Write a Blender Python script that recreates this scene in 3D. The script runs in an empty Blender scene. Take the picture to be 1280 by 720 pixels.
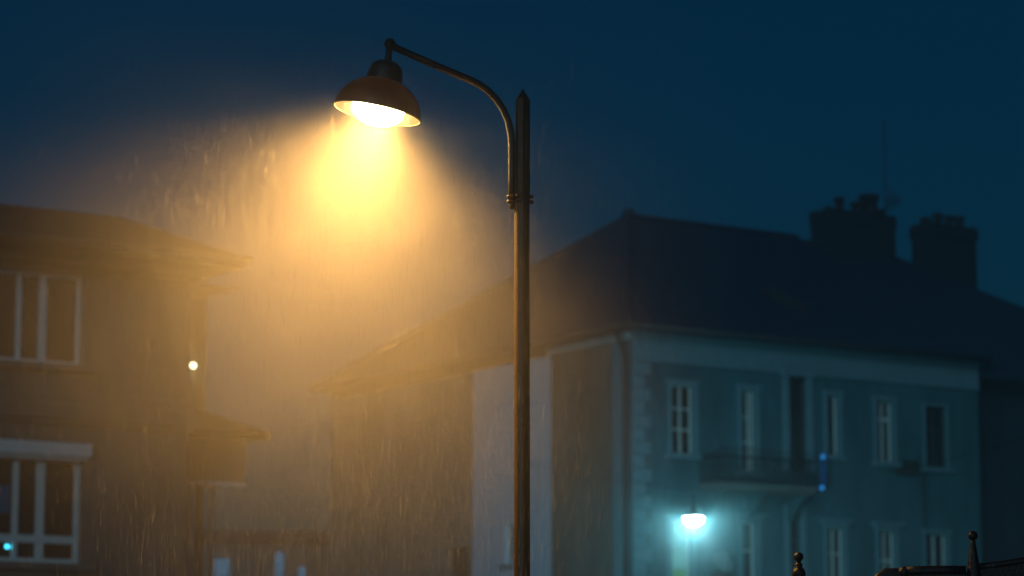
import bpy, bmesh, math, random
from mathutils import Vector, Matrix
random.seed(7)
R = math.radians
scene = bpy.context.scene
COL = scene.collection

# ------------------------------------------------------------------ camera
PITCH = R(8.5)
EYE = Vector((0, 0, 1.6))
FPX = 3555.6
cam = bpy.data.cameras.new('camera')
cam.lens = 100; cam.sensor_width = 36; cam.clip_start = 0.1; cam.clip_end = 3000
co = bpy.data.objects.new('camera', cam); COL.objects.link(co)
co.location = EYE; co.rotation_euler = (R(90) + PITCH, 0, 0)
cam.dof.use_dof = True; cam.dof.focus_distance = 14.75; cam.dof.aperture_fstop = 2.5
scene.camera = co

def ray(px, py):
    dx = (px - 640) / FPX; dy = (360 - py) / FPX
    return Vector((dx, math.cos(PITCH) - dy * math.sin(PITCH), math.sin(PITCH) + dy * math.cos(PITCH)))
def P(px, py, Y):
    d = ray(px, py); return EYE + d * (Y / d.y)

# ------------------------------------------------------------------ materials
def new_mat(name):
    m = bpy.data.materials.new(name); m.use_nodes = True
    nt = m.node_tree; b = nt.nodes.get('Principled BSDF')
    return m, nt, b
def surf(name, col, rough=0.7, var=0.15, scale=3.0, metal=0.0, bump=0.0, bscale=40.0, spec=0.5, col2=None, stretch=(1, 1, 1)):
    m, nt, b = new_mat(name)
    tc = nt.nodes.new('ShaderNodeTexCoord'); mp = nt.nodes.new('ShaderNodeMapping')
    mp.inputs['Scale'].default_value = stretch
    nt.links.new(tc.outputs['Object'], mp.inputs['Vector'])
    n = nt.nodes.new('ShaderNodeTexNoise'); n.inputs['Scale'].default_value = scale
    n.inputs['Detail'].default_value = 8; n.inputs['Roughness'].default_value = 0.65
    nt.links.new(mp.outputs['Vector'], n.inputs['Vector'])
    cr = nt.nodes.new('ShaderNodeValToRGB')
    c2 = col2 or tuple(c * (1 - var) for c in col)
    cr.color_ramp.elements[0].position = 0.32; cr.color_ramp.elements[1].position = 0.68
    cr.color_ramp.elements[0].color = (*c2, 1)
    cr.color_ramp.elements[1].color = (*[min(1, c * (1 + (var if not col2 else 0))) for c in col], 1)
    nt.links.new(n.outputs['Fac'], cr.inputs['Fac']); nt.links.new(cr.outputs['Color'], b.inputs['Base Color'])
    b.inputs['Roughness'].default_value = rough; b.inputs['Metallic'].default_value = metal
    b.inputs['Specular IOR Level'].default_value = spec
    if bump:
        n2 = nt.nodes.new('ShaderNodeTexNoise'); n2.inputs['Scale'].default_value = bscale
        n2.inputs['Detail'].default_value = 4
        nt.links.new(tc.outputs['Object'], n2.inputs['Vector'])
        bp = nt.nodes.new('ShaderNodeBump'); bp.inputs['Strength'].default_value = bump
        bp.inputs['Distance'].default_value = 0.02
        nt.links.new(n2.outputs['Fac'], bp.inputs['Height']); nt.links.new(bp.outputs['Normal'], b.inputs['Normal'])
    return m
def emit(name, col, strength, clear=False):
    m, nt, b = new_mat(name); nt.nodes.remove(b)
    e = nt.nodes.new('ShaderNodeEmission'); e.inputs['Color'].default_value = (*col, 1); e.inputs['Strength'].default_value = strength
    out = nt.nodes['Material Output']
    if clear:
        t = nt.nodes.new('ShaderNodeBsdfTransparent'); a = nt.nodes.new('ShaderNodeAddShader')
        nt.links.new(e.outputs[0], a.inputs[0]); nt.links.new(t.outputs[0], a.inputs[1]); nt.links.new(a.outputs[0], out.inputs['Surface'])
    else:
        nt.links.new(e.outputs[0], out.inputs['Surface'])
    return m
def tiles(name, col):
    m, nt, b = new_mat(name)
    tc = nt.nodes.new('ShaderNodeTexCoord')
    w = nt.nodes.new('ShaderNodeTexWave'); w.bands_direction = 'Z'; w.inputs['Scale'].default_value = 3.2
    w.inputs['Distortion'].default_value = 1.0; w.inputs['Detail'].default_value = 2
    n = nt.nodes.new('ShaderNodeTexNoise'); n.inputs['Scale'].default_value = 2.5; n.inputs['Detail'].default_value = 7
    nt.links.new(tc.outputs['Object'], w.inputs['Vector']); nt.links.new(tc.outputs['Object'], n.inputs['Vector'])
    cr = nt.nodes.new('ShaderNodeValToRGB')
    cr.color_ramp.elements[0].color = (*[c * .5 for c in col], 1); cr.color_ramp.elements[1].color = (*[c * 1.5 for c in col], 1)
    nt.links.new(n.outputs['Fac'], cr.inputs['Fac']); nt.links.new(cr.outputs['Color'], b.inputs['Base Color'])
    bp = nt.nodes.new('ShaderNodeBump'); bp.inputs['Strength'].default_value = .6; bp.inputs['Distance'].default_value = .05
    nt.links.new(w.outputs['Fac'], bp.inputs['Height']); nt.links.new(bp.outputs['Normal'], b.inputs['Normal'])
    b.inputs['Roughness'].default_value = .6
    return m

M = {}
M['black_paint'] = surf('black_paint', (.034, .018, .0045), .42, .35, 14, 0.0, .25, 120)
M['shade_in'] = surf('shade_enamel', (.55, .42, .22), .4, .08, 10)
M['plaster_teal_lit'] = surf('plaster_teal_lit', (.055, .18, .22), .85, .32, 1.1, bump=.3, stretch=(1, 1, .35))  # teal of the street lighting is put into the plaster colour
M['plaster_brown'] = surf('plaster_brown', (.20, .17, .14), .85, .35, 1.0, bump=.3, stretch=(1, 1, .35))
M['plaster_pale'] = surf('plaster_pale', (.66, .76, .9), .85, .08, .8, bump=.3)
M['plaster_grey'] = surf('plaster_grey', (.20, .20, .19), .85, .35, 1.0, bump=.3, stretch=(1, 1, .35))
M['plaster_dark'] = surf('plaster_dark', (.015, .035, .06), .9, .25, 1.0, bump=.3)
M['plaster_ochre'] = surf('plaster_ochre', (.17, .13, .12), .85, .3, 1.3, bump=.3, stretch=(1, 1, .35))
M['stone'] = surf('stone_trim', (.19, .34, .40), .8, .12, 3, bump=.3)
M['white_wood'] = surf('white_wood', (.82, .82, .80), .5, .08, 6)
M['dull_wood'] = surf('dull_wood', (.80, .80, .82), .5, .08, 6)
M['dark_wood'] = surf('dark_wood', (.06, .045, .035), .6, .3, 6)
M['glass'] = surf('dark_glass', (.012, .014, .017), .12, .5, 1.4, spec=.6)
M['blind'] = surf('roller_blind', (.10, .11, .12), .8, .15, 3, stretch=(1, 1, 6))
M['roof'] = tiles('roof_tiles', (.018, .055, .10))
M['roof_left'] = tiles('roof_tiles_left', (.012, .014, .016))
M['soffit'] = surf('soffit_boards', (.07, .05, .035), .7, .3, 4)
M['brick'] = surf('sooty_brick', (.02, .035, .05), .9, .4, 5, bump=.5)
M['clay'] = surf('clay_pot', (.03, .035, .045), .9, .3, 6)
M['iron'] = surf('wrought_iron', (.006, .006, .006), .45, .3, 20, bump=.3, bscale=90, spec=.35)
M['zinc'] = surf('zinc_pipe', (.06, .06, .065), .5, .3, 6)
M['ground'] = surf('wet_asphalt', (.05, .05, .052), .35, .4, 1.5, bump=.5, bscale=25)
M['leaf'] = surf('leaves', (.03, .06, .02), .6, .4, 20)
M['dish'] = surf('dish_paint', (.3, .38, .4), .5, .05, 5)
M['bulb'] = emit('lamp_glow', (1.0, .66, .26), 60, clear=True)
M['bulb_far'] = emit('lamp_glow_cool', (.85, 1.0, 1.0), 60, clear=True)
M['bulb_small'] = emit('small_bulb', (1.0, .95, .55), 6)
M['blue_light'] = emit('blue_light', (.01, .22, 1.0), .1)
M['blue_point'] = emit('blue_point', (.03, .35, 1.0), .8)
M['cyan_point'] = emit('cyan_point', (.05, .7, 1.0), 3.5)
M['blue_curtain'] = emit('blue_lit_curtain', (.0, .13, .32), .07)
M['lit_curtain'] = emit('lit_curtain', (.16, .55, .55), .45)
M['lit_green'] = emit('lit_green', (.15, .62, .30), .28)
M['lit_window'] = emit('dim_blue_window', (.05, .35, .65), .28)

def shade_mat():
    m, nt, b = new_mat('bloom_enamel_shade')
    b.inputs['Base Color'].default_value = (.05, .035, .02, 1); b.inputs['Roughness'].default_value = .4
    n = nt.nodes.new('ShaderNodeTexNoise'); n.inputs['Scale'].default_value = 25
    cr = nt.nodes.new('ShaderNodeValToRGB'); cr.color_ramp.elements[0].color = (.010, .007, .004, 1); cr.color_ramp.elements[1].color = (.03, .018, .008, 1)
    nt.links.new(n.outputs['Fac'], cr.inputs['Fac']); nt.links.new(cr.outputs['Color'], b.inputs['Base Color'])
    t = nt.nodes.new('ShaderNodeBsdfTranslucent'); t.inputs['Color'].default_value = (.95, .66, .14, 1)  # lets some gold through, imitating bloom over the dark dome
    mx = nt.nodes.new('ShaderNodeMixShader'); mx.inputs[0].default_value = .020
    nt.links.new(b.outputs[0], mx.inputs[1]); nt.links.new(t.outputs[0], mx.inputs[2])
    nt.links.new(mx.outputs[0], nt.nodes['Material Output'].inputs['Surface'])
    return m
M['shade'] = shade_mat()
def rain_mat():
    m, nt, b = new_mat('rain_water'); nt.nodes.remove(b)
    d = nt.nodes.new('ShaderNodeBsdfDiffuse'); d.inputs['Color'].default_value = (.85, .85, .85, 1)
    t = nt.nodes.new('ShaderNodeBsdfTranslucent'); t.inputs['Color'].default_value = (.85, .85, .85, 1)
    a = nt.nodes.new('ShaderNodeMixShader'); a.inputs[0].default_value = .5
    tr = nt.nodes.new('ShaderNodeBsdfTransparent')
    mx = nt.nodes.new('ShaderNodeMixShader'); mx.inputs[0].default_value = RAIN_OPACITY
    nt.links.new(d.outputs[0], a.inputs[1]); nt.links.new(t.outputs[0], a.inputs[2])
    nt.links.new(tr.outputs[0], mx.inputs[1]); nt.links.new(a.outputs[0], mx.inputs[2])
    nt.links.new(mx.outputs[0], nt.nodes['Material Output'].inputs['Surface'])
    return m
RAIN_OPACITY = .055
M['rain'] = rain_mat()

# ------------------------------------------------------------------ object helpers
def tag(o, label=None, cat=None, group=None, kind=None):
    if label: o['label'] = label
    if cat: o['category'] = cat
    if group: o['group'] = group
    if kind: o['kind'] = kind
    return o
def empty(name, loc, label, cat, group=None):
    o = bpy.data.objects.new(name, None); COL.objects.link(o); o.location = loc
    o.empty_display_size = .2
    return tag(o, label, cat, group)
def mesh_obj(name, bm, mat, parent=None, smooth=False, bevel=0):
    me = bpy.data.meshes.new(name)
    bmesh.ops.recalc_face_normals(bm, faces=bm.faces)
    bm.to_mesh(me); bm.free()
    for p in me.polygons: p.use_smooth = smooth
    me.materials.append(M[mat] if isinstance(mat, str) else mat)
    o = bpy.data.objects.new(name, me); COL.objects.link(o)
    if parent is not None:
        o.parent = parent
        root = parent; off = Vector(parent.location)
        while root.parent is not None:
            root = root.parent; off += Vector(root.location)
        me.transform(Matrix.Translation(-off))        # built in world coordinates, thing's origin at its base
    if bevel:
        md = o.modifiers.new('bevel', 'BEVEL'); md.width = bevel; md.segments = 2; md.limit_method = 'ANGLE'
    return o
class Frame:
    """vertical plane: origin corner, u along the wall, n outwards, z up"""
    def __init__(s, O, U):
        s.O = Vector((O[0], O[1], 0)); s.U = Vector((U[0], U[1], 0)).normalized()
        n = Vector((s.U.y, -s.U.x, 0)); s.N = n if n.y < 0 else -n
    def pt(s, u, n, z): return s.O + s.U * u + s.N * n + Vector((0, 0, z))
    def uz(s, px, py, n=0.0):
        d = ray(px, py); t = ((s.O + s.N * n) - EYE).dot(s.N) / d.dot(s.N)
        q = EYE + d * t; return (q - s.O).dot(s.U), q.z
    def rect(s, x0, y0, x1, y1, n=0.0):
        """u0,u1,z0,z1 of an upright rectangle seen between these pixels"""
        ym = (y0 + y1) / 2; xm = (x0 + x1) / 2
        u0 = s.uz(x0, ym, n)[0]; u1 = s.uz(x1, ym, n)[0]
        if u1 < u0: u0, u1 = u1, u0
        return u0, u1, s.uz(xm, y1, n)[1], s.uz(xm, y0, n)[1]
def fbox(bm, F, u0, u1, n0, n1, z0, z1):
    vs = [bm.verts.new(F.pt(u, n, z)) for z in (z0, z1) for (u, n) in ((u0, n0), (u1, n0), (u1, n1), (u0, n1))]
    for f in ((0, 1, 2, 3), (4, 7, 6, 5), (0, 4, 5, 1), (1, 5, 6, 2), (2, 6, 7, 3), (3, 7, 4, 0)):
        bm.faces.new([vs[i] for i in f])
def wall_mesh(F, u0, u1, z0, z1, holes, reveal=.22, thick=.3):
    """wall with real openings"""
    bm = bmesh.new()
    us = sorted(set([u0, u1] + [h[0] for h in holes] + [h[1] for h in holes]))
    zs = sorted(set([z0, z1] + [h[2] for h in holes] + [h[3] for h in holes]))
    vd = {}
    def v(u, n, z):
        k = (round(u, 4), round(n, 4), round(z, 4))
        if k not in vd: vd[k] = bm.verts.new(F.pt(u, n, z))
        return vd[k]
    for i in range(len(us) - 1):
        for j in range(len(zs) - 1):
            cu = (us[i] + us[i + 1]) / 2; cz = (zs[j] + zs[j + 1]) / 2
            if any(h[0] < cu < h[1] and h[2] < cz < h[3] for h in holes): continue
            bm.faces.new([v(us[i], 0, zs[j]), v(us[i + 1], 0, zs[j]), v(us[i + 1], 0, zs[j + 1]), v(us[i], 0, zs[j + 1])])
    for (a, b, c, d) in holes:
        for (p, q) in (((a, c), (b, c)), ((b, c), (b, d)), ((b, d), (a, d)), ((a, d), (a, c))):
            bm.faces.new([bm.verts.new(F.pt(p[0], 0, p[1])), bm.verts.new(F.pt(q[0], 0, q[1])),
                          bm.verts.new(F.pt(q[0], -reveal, q[1])), bm.verts.new(F.pt(p[0], -reveal, p[1]))])
    # back skin closes the wall
    bm.faces.new([bm.verts.new(F.pt(u, -thick, z)) for (u, z) in ((u0, z0), (u0, z1), (u1, z1), (u1, z0))])
    for (p, q) in (((u0, z0), (u1, z0)), ((u1, z0), (u1, z1)), ((u1, z1), (u0, z1)), ((u0, z1), (u0, z0))):
        bm.faces.new([bm.verts.new(F.pt(p[0], 0, p[1])), bm.verts.new(F.pt(q[0], 0, q[1])),
                      bm.verts.new(F.pt(q[0], -thick, q[1])), bm.verts.new(F.pt(p[0], -thick, p[1]))])
    return bm
def solid(pts_bottom, pts_top):
    bm = bmesh.new(); n = len(pts_bottom)
    a = [bm.verts.new(p) for p in pts_bottom]; b = [bm.verts.new(p) for p in pts_top]
    bm.faces.new(a); bm.faces.new(b)
    for i in range(n): bm.faces.new([a[i], a[(i + 1) % n], b[(i + 1) % n], b[i]])
    return bm
def tube(bm, pts, rad, seg=16, caps=True):
    pts = [Vector(p) for p in pts]
    rads = rad if isinstance(rad, (list, tuple)) else [rad] * len(pts)
    rings = []; ref = None
    for i, p in enumerate(pts):
        t = (pts[min(i + 1, len(pts) - 1)] - pts[max(i - 1, 0)]).normalized()
        if ref is None:
            ref = Vector((0, 1, 0)) if abs(t.y) < .9 else Vector((1, 0, 0))
        a = (ref - t * ref.dot(t)).normalized(); ref = a; b = t.cross(a)
        rings.append([bm.verts.new(p + (a * math.cos(k * 2 * math.pi / seg) + b * math.sin(k * 2 * math.pi / seg)) * rads[i]) for k in range(seg)])
    for r0, r1 in zip(rings, rings[1:]):
        for k in range(seg): bm.faces.new([r0[k], r0[(k + 1) % seg], r1[(k + 1) % seg], r1[k]])
    if caps: bm.faces.new(rings[0][::-1]); bm.faces.new(rings[-1])
def lathe(bm, prof, mat4, seg=32):
    """prof: list of (r, z); axis z of mat4"""
    rings = []
    for r, z in prof:
        if r < 1e-5: rings.append([bm.verts.new(mat4 @ Vector((0, 0, z)))])
        else: rings.append([bm.verts.new(mat4 @ Vector((r * math.cos(k * 2 * math.pi / seg), r * math.sin(k * 2 * math.pi / seg), z))) for k in range(seg)])
    for a, b in zip(rings, rings[1:]):
        for k in range(seg):
            k2 = (k + 1) % seg
            if len(a) == 1 and len(b) == 1: continue
            if len(a) == 1: bm.faces.new([a[0], b[k], b[k2]])
            elif len(b) == 1: bm.faces.new([a[k], a[k2], b[0]])
            else: bm.faces.new([a[k], a[k2], b[k2], b[k]])
def up(p): return Matrix.Translation(Vector(p))

# ------------------------------------------------------------------ ground
bm = bmesh.new()
N = 24
for i in range(N + 1):
    for j in range(N + 1):
        bm.verts.new((-1500 + 3000 * i / N, -1500 + 3000 * j / N, 0))
bm.verts.ensure_lookup_table()
for i in range(N):
    for j in range(N):
        a = i * (N + 1) + j; bm.faces.new([bm.verts[a], bm.verts[a + N + 1], bm.verts[a + N + 2], bm.verts[a + 1]])
tag(mesh_obj('ground', bm, 'ground'), kind='structure')

# ------------------------------------------------------------------ the street lamp
D = 14.5
foot = P(652, 700, D); foot.z = 0
lamp = empty('street_lamp', foot, 'tall black street lamp with a glowing golden bell shade on a curved arm', 'street lamp')
PX = 1 / 241.0                                   # metres for one photo pixel at the lamp
pole_x = P(652.3, 420, D).x
zc = P(652, 250, D).z                            # clamp height
ztop = P(653, 124, D).z; ztip = P(653, 112, D).z
bm = bmesh.new()
lathe(bm, [(0, 0), (.17, 0), (.17, .05), (.12, .09), (.10, .5), (.085, .56), (.062, .62), (10.2 * PX, .9), (9.7 * PX, zc - .02), (9.7 * PX, zc)], up((pole_x, D, 0)), 40)
mesh_obj('pole', bm, 'black_paint', lamp, True)
bm = bmesh.new()
xu = P(653.6, 180, D).x
lathe(bm, [(8.9 * PX, zc), (8.9 * PX, ztop), (8.0 * PX, ztop + .004), (2.2 * PX, ztip - .012), (1.8 * PX, ztip), (0, ztip + .002)], up((xu, D, 0)), 8)
mesh_obj('pole_top', bm, 'black_paint', lamp)
# arm
ax = P(639.8, 200, D).x
arm_px = [(639.8, 250), (639.8, 225), (639.8, 200), (639.8, 182), (638.8, 168), (635.5, 152), (629, 137), (620, 123.5), (609, 112.5), (598, 105), (586, 99), (570, 92.3), (550, 84), (525, 73.2), (505, 64.3), (492, 58.4)]
HB = .42
bm = bmesh.new()
tube(bm, [P(x, y, D - .004 + HB * max(0, (639.8 - x) / 152) ** 1.0) for x, y in arm_px], [4.7 * PX] * 5 + [4.6 * PX] * 11, 24)
mesh_obj('arm', bm, 'black_paint', lamp, True)
# clamp
cl = bmesh.new()
for dz in (zc + .017, zc - .012):
    lathe(cl, [(0, -.007), (6.0 * PX, -.007), (6.9 * PX, -.002), (6.9 * PX, .003), (6.0 * PX, .008), (0, .008)], up((ax, D - .004, dz)), 24)
    lathe(cl, [(0, -.007), (10.4 * PX, -.007), (11.0 * PX, -.002), (11.0 * PX, .003), (10.4 * PX, .008), (0, .008)], up((pole_x + .004, D, dz)), 24)
    bmesh.ops.create_uvsphere(cl, u_segments=10, v_segments=8, radius=.009, matrix=up((ax + .028, D - .038, dz)))
    bmesh.ops.create_uvsphere(cl, u_segments=10, v_segments=8, radius=.012, matrix=up((pole_x + .05, D, dz)))
tube(cl, [(ax, D - .004, zc - .05), (ax, D - .004, zc - .012)], [2.2 * PX, 4.7 * PX], 16)
mesh_obj('clamp', cl, 'black_paint', lamp, True)
# knuckle + stem + shade
tilt = R(11.5)
rim_c = P(471.3, 141.5, D + HB)
T = Matrix.Translation(rim_c) @ Matrix.Rotation(tilt, 4, 'Y')      # local z: the shade's axis, leaning
knuckle = P(487.5, 55, D + HB)
bm = bmesh.new()
bmesh.ops.create_uvsphere(bm, u_segments=20, v_segments=14, radius=7.6 * PX, matrix=up(knuckle))
lathe(bm, [(0, -.032), (.014, -.032), (.014, .032), (0, .032)], Matrix.Translation(knuckle) @ Matrix.Rotation(R(90), 4, 'X'), 12)
mesh_obj('knuckle', bm, 'black_paint', lamp, True)
bm = bmesh.new()
stem_end = T @ Vector((0, 0, 66 * PX))
tube(bm, [knuckle, knuckle.lerp(stem_end, .6), stem_end], [4.2 * PX, 4.2 * PX, 5.6 * PX], 16)
mesh_obj('stem', bm, 'black_paint', lamp, True)
# dome of the shade: outer skin, then the inner skin a few mm inside
Ro = 56.5 * PX
outer = [(Ro + .003, -.001), (Ro + .003, .004)]
for k in range(1, 13):
    a = R(4 + 66 * k / 12); outer.append((Ro * math.cos(a) ** .92, .004 + 43 * PX * math.sin(a) / math.sin(R(72))))
outer += [(23.2 * PX, 44 * PX), (22.6 * PX, 46 * PX), (21 * PX, 60 * PX), (20 * PX, 63 * PX), (13 * PX, 68.5 * PX), (6 * PX, 69.5 * PX), (0, 69.5 * PX)]
th = .004
inner = [(max(0, r - th), z - (th if i > 1 else 0)) for i, (r, z) in enumerate(outer)]
inner[0] = (Ro - th, -.001)
bm = bmesh.new()
lathe(bm, outer[:15], T, 64)
bmesh.ops.remove_doubles(bm, verts=bm.verts, dist=1e-5)
sh = mesh_obj('lamp_shade', bm, 'shade', lamp, True)
bm = bmesh.new()
lathe(bm, inner, T, 64)
for f in bm.faces: f.normal_flip()
mesh_obj('shade_lining', bm, 'shade', sh, True)
bm = bmesh.new()
lathe(bm, [(23.9 * PX, 42.5 * PX), (23.9 * PX, 46.5 * PX)] + outer[16:], T, 48)
mesh_obj('collar', bm, 'black_paint', lamp, True)
bm = bmesh.new()
lathe(bm, [(Ro - th, -.001), (Ro - th * .5, -.004), (Ro + .004, -.003), (Ro + .004, .002), (Ro + .001, .003)], T, 64)
mesh_obj('rim', bm, 'shade_in', sh, True)
# bulb: glass bowl bulging out of the shade
bm = bmesh.new()
br = 34 * PX
prof = [(0, .07)] + [(br * .75, .07)] + [(br, .035)] + [(br * math.cos(R(a)), .02 - br * .62 * math.sin(R(a))) for a in range(0, 91, 10)]
prof[-1] = (0, prof[-1][1])
lathe(bm, prof, T, 40)
bulb = mesh_obj('bulb', bm, 'bulb', lamp, True)
ld = bpy.data.lights.new('lamp_light', 'SPOT'); ld.energy = 1850; ld.color = (1.0, .50, .118); ld.shadow_soft_size = .085
ld.spot_size = R(151); ld.spot_blend = 1.0
lo = bpy.data.objects.new('lamp_light', ld); COL.objects.link(lo); lo.parent = lamp
lo.location = (T @ Vector((0, 0, .002))) - foot; lo.rotation_euler = (0, R(15), 0)

l3 = bpy.data.lights.new('shade_fill_light', 'POINT'); l3.energy = 4.5; l3.color = (1.0, .50, .12); l3.shadow_soft_size = .05  # added light close to the shade's front wall, imitating bloom
l3o = bpy.data.objects.new('shade_fill_light', l3); COL.objects.link(l3o); l3o.parent = lamp; l3o.location = (T @ Vector((-.01, -.165, .0))) - foot
# ------------------------------------------------------------------ right: the corner townhouse
A55, A31 = R(55), R(31)
c0 = P(790, 560, 76)
FA = Frame(c0, (math.sin(A55), math.cos(A55)))
FB = Frame(c0, (-math.sin(A31), math.cos(A31)))
FU, SU = FA.U, FB.U
ze = FA.uz(800, 413)[1]                    # eave height
LEN, DEP = FA.uz(1224, 560)[0], 17.5
house = empty('townhouse', Vector((c0.x, c0.y, 0)), 'large pale corner townhouse with a hipped tile roof, quoins and a balcony', 'house')

def win_frame(F, r, bars_v, bars_h, w=.07, mat='white_wood', dep=-.10, t=.06):
    """outer casing and glazing bars; bars as fractions"""
    u0, u1, z0, z1 = r; bm = bmesh.new()
    fbox(bm, F, u0, u0 + w, dep - t, dep, z0, z1); fbox(bm, F, u1 - w, u1, dep - t, dep, z0, z1)
    fbox(bm, F, u0 + w, u1 - w, dep - t, dep, z0, z0 + w); fbox(bm, F, u0 + w, u1 - w, dep - t, dep, z1 - w, z1)
    for b in bars_v:
        f, bw = b if isinstance(b, tuple) else (b, .05)
        c = u0 + (u1 - u0) * f; fbox(bm, F, c - bw / 2, c + bw / 2, dep - t + .003, dep - .004, z0 + w, z1 - w)
    for b in bars_h:
        f, bw = b if isinstance(b, tuple) else (b, .045)
        c = z1 - (z1 - z0) * f; fbox(bm, F, u0 + w, u1 - w, dep - t + .006, dep - .007, c - bw / 2, c + bw / 2)
    return bm
def window(F, r, parent, bars_v=(.5,), bars_h=(.33,), surround=.14, mat='white_wood', smat='stone', sill=True, label=None, blind=0, w=.045, head=.0):
    """a window part: casing (the part) with pane, surround, sill as sub-parts"""
    u0, u1, z0, z1 = r
    f = mesh_obj('window', win_frame(F, r, bars_v, bars_h, w, mat), mat, parent)
    if label: f['label'] = label
    bm = bmesh.new(); fbox(bm, F, u0, u1, -.215, -.165, z0, z1); mesh_obj('pane', bm, 'glass', f)
    if blind:
        bm = bmesh.new(); fbox(bm, F, u0 + w, u1 - w, -.163, -.161, z1 - (z1 - z0) * blind, z1 - w); mesh_obj('blind', bm, 'blind', f)
    if surround:
        bm = bmesh.new(); s = surround
        fbox(bm, F, u0 - s, u0, -.01, .045, z0, z1); fbox(bm, F, u1, u1 + s, -.01, .045, z0, z1)
        fbox(bm, F, u0 - s - .03, u1 + s + .03, -.01, .075, z1, z1 + s)
        if head: fbox(bm, F, u0 - s - .14, u1 + s + .14, -.01, .16, z1 + s + .002, z1 + s + head)
        mesh_obj('surround', bm, smat, f)
    if sill:
        bm = bmesh.new(); fbox(bm, F, u0 - .2, u1 + .2, -.012, .13, z0 - .12, z0 - .002); mesh_obj('sill', bm, smat, f)
    return f

W = {}
px_w = dict(u1=(839, 481, 867, 568), u2=(927, 487, 944, 590), u3=(985, 471, 1008, 590), u4=(1034, 494, 1048, 570), u5=(1096, 501, 1116, 578), u6=(1156, 508, 1183, 585),
            l1=(839, 650, 864, 735), l2=(928, 653, 945, 735), l3=(987, 640, 1001, 760), l4=(1034, 659, 1055, 738), l5=(1099, 663, 1119, 742), l6=(1158, 667, 1184, 745))
for k, q in px_w.items():
    if q[3] > 720: q = (q[0], q[1], q[2], q[3])
    W[k] = FA.rect(*q)
# ground-floor windows and door complete the facade below the frame
gf = [(W[k][0], W[k][1], 1.1, 2.9) for k in ('l1', 'l2', 'l4', 'l5', 'l6')] + [(W['l3'][0] - .25, W['l3'][1] + .25, .05, 2.6)]
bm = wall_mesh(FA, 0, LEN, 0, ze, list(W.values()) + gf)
mesh_obj('wall', bm, 'plaster_teal_lit', house)
window(FA, W['u1'], house, (.5,), (.34, .64), .13, blind=.0)
window(FA, W['u2'], house, ((.66, .05),), (.33, .64), .14)
window(FA, W['u4'], house, (), (), .13)
window(FA, W['u5'], house, (.5,), ((.30, .10),), .13)
window(FA, W['u6'], house, (.5,), (.38,), .06, mat='dark_wood', label='dark unpainted upper window at the right end of the facade')
w1 = window(FA, W['l1'], house, (), (.42,), .13, label='lit lower window beside the hanging lamp')
a_ = W['l1']; zg = FA.uz(850, 711)[1]
bm = bmesh.new(); fbox(bm, FA, a_[0] + .05, a_[1] - .05, -.163, -.161, zg, a_[3] - .05); mesh_obj('lit_curtain', bm, 'lit_curtain', w1)
bm = bmesh.new(); fbox(bm, FA, a_[0] + .05, a_[1] - .05, -.163, -.161, a_[2] + .05, zg - .02); mesh_obj('lit_curtain', bm, 'lit_green', w1)
window(FA, W['l2'], house, (), (.43,), .15, head=.09)
window(FA, W['l4'], house, (.5,), (.42,), .13, head=.09)
window(FA, W['l5'], house, (.5,), ((.48, .09),), .13, head=.09)
window(FA, W['l6'], house, (.5,), (), .12)
window(FA, W['l3'], house, (), (.3,), .18, mat='dark_wood')
for r in gf[:-1]: window(FA, r, house, (.5,), (.4,), .12)
window(FA, gf[-1], house, (.5,), (.25,), .15, mat='dark_wood', sill=False)
# balcony door with pilasters
u0, u1, z0, z1 = W['u3']
d = mesh_obj('balcony_door', win_frame(FA, W['u3'], (.5,), (.5,), .08, 'dark_wood'), 'dark_wood', house)
bm = bmesh.new(); fbox(bm, FA, u0, u1, -.215, -.165, z0, z1); mesh_obj('pane', bm, 'glass', d)
bm = bmesh.new()
fbox(bm, FA, u0 - .2, u0, -.01, .09, z0, z1); fbox(bm, FA, u1, u1 + .2, -.01, .09, z0, z1)
fbox(bm, FA, u0 - .28, u1 + .28, -.01, .16, z1, z1 + .16)
mesh_obj('surround', bm, 'stone', d)
# balcony
bu0, bu1 = FA.uz(900, 612, .9)[0], FA.uz(1020, 612, .9)[0]
bz = FA.uz(960, 606, .9)[1]
bm = bmesh.new(); fbox(bm, FA, bu0, bu1, .0, .95, bz - .12, bz); fbox(bm, FA, bu0 + .06, bu1 - .06, 0, .88, bz - .2, bz - .121)
bal = mesh_obj('balcony', bm, 'plaster_grey', house)
bm = bmesh.new()
rz = FA.uz(960, 572, .9)[1]
for (a, b, c, e) in ((bu0, bu1, .88, .92), (bu0, bu0 + .04, 0, .88), (bu1 - .04, bu1, 0, .88)):
    fbox(bm, FA, a, b, c, e, rz - .05, rz); fbox(bm, FA, a, b, c, e, bz + .06, bz + .09)
n = 26
for i in range(n + 1):
    u = bu0 + .02 + (bu1 - bu0 - .04) * i / n
    fbox(bm, FA, u - .011, u + .011, .889, .911, bz, rz - .05)
    if i < n and i % 2 == 0:       # scroll plates between the bars
        uc = u + (bu1 - bu0) / n / 2
        for k in range(8):
            a0, a1 = k * math.pi / 4, (k + 1) * math.pi / 4
            tube(bm, [FA.pt(uc + .06 * math.cos(a0), .9, bz + .45 + .09 * math.sin(a0)), FA.pt(uc + .06 * math.cos(a1), .9, bz + .45 + .09 * math.sin(a1))], .012, 5)
for i in range(6):
    for u in (bu0 + .02, bu1 - .02): fbox(bm, FA, u - .011, u + .011, .05 + .14 * i, .072 + .14 * i, bz, rz - .05)
mesh_obj('railing', bm, 'iron', bal)
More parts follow.
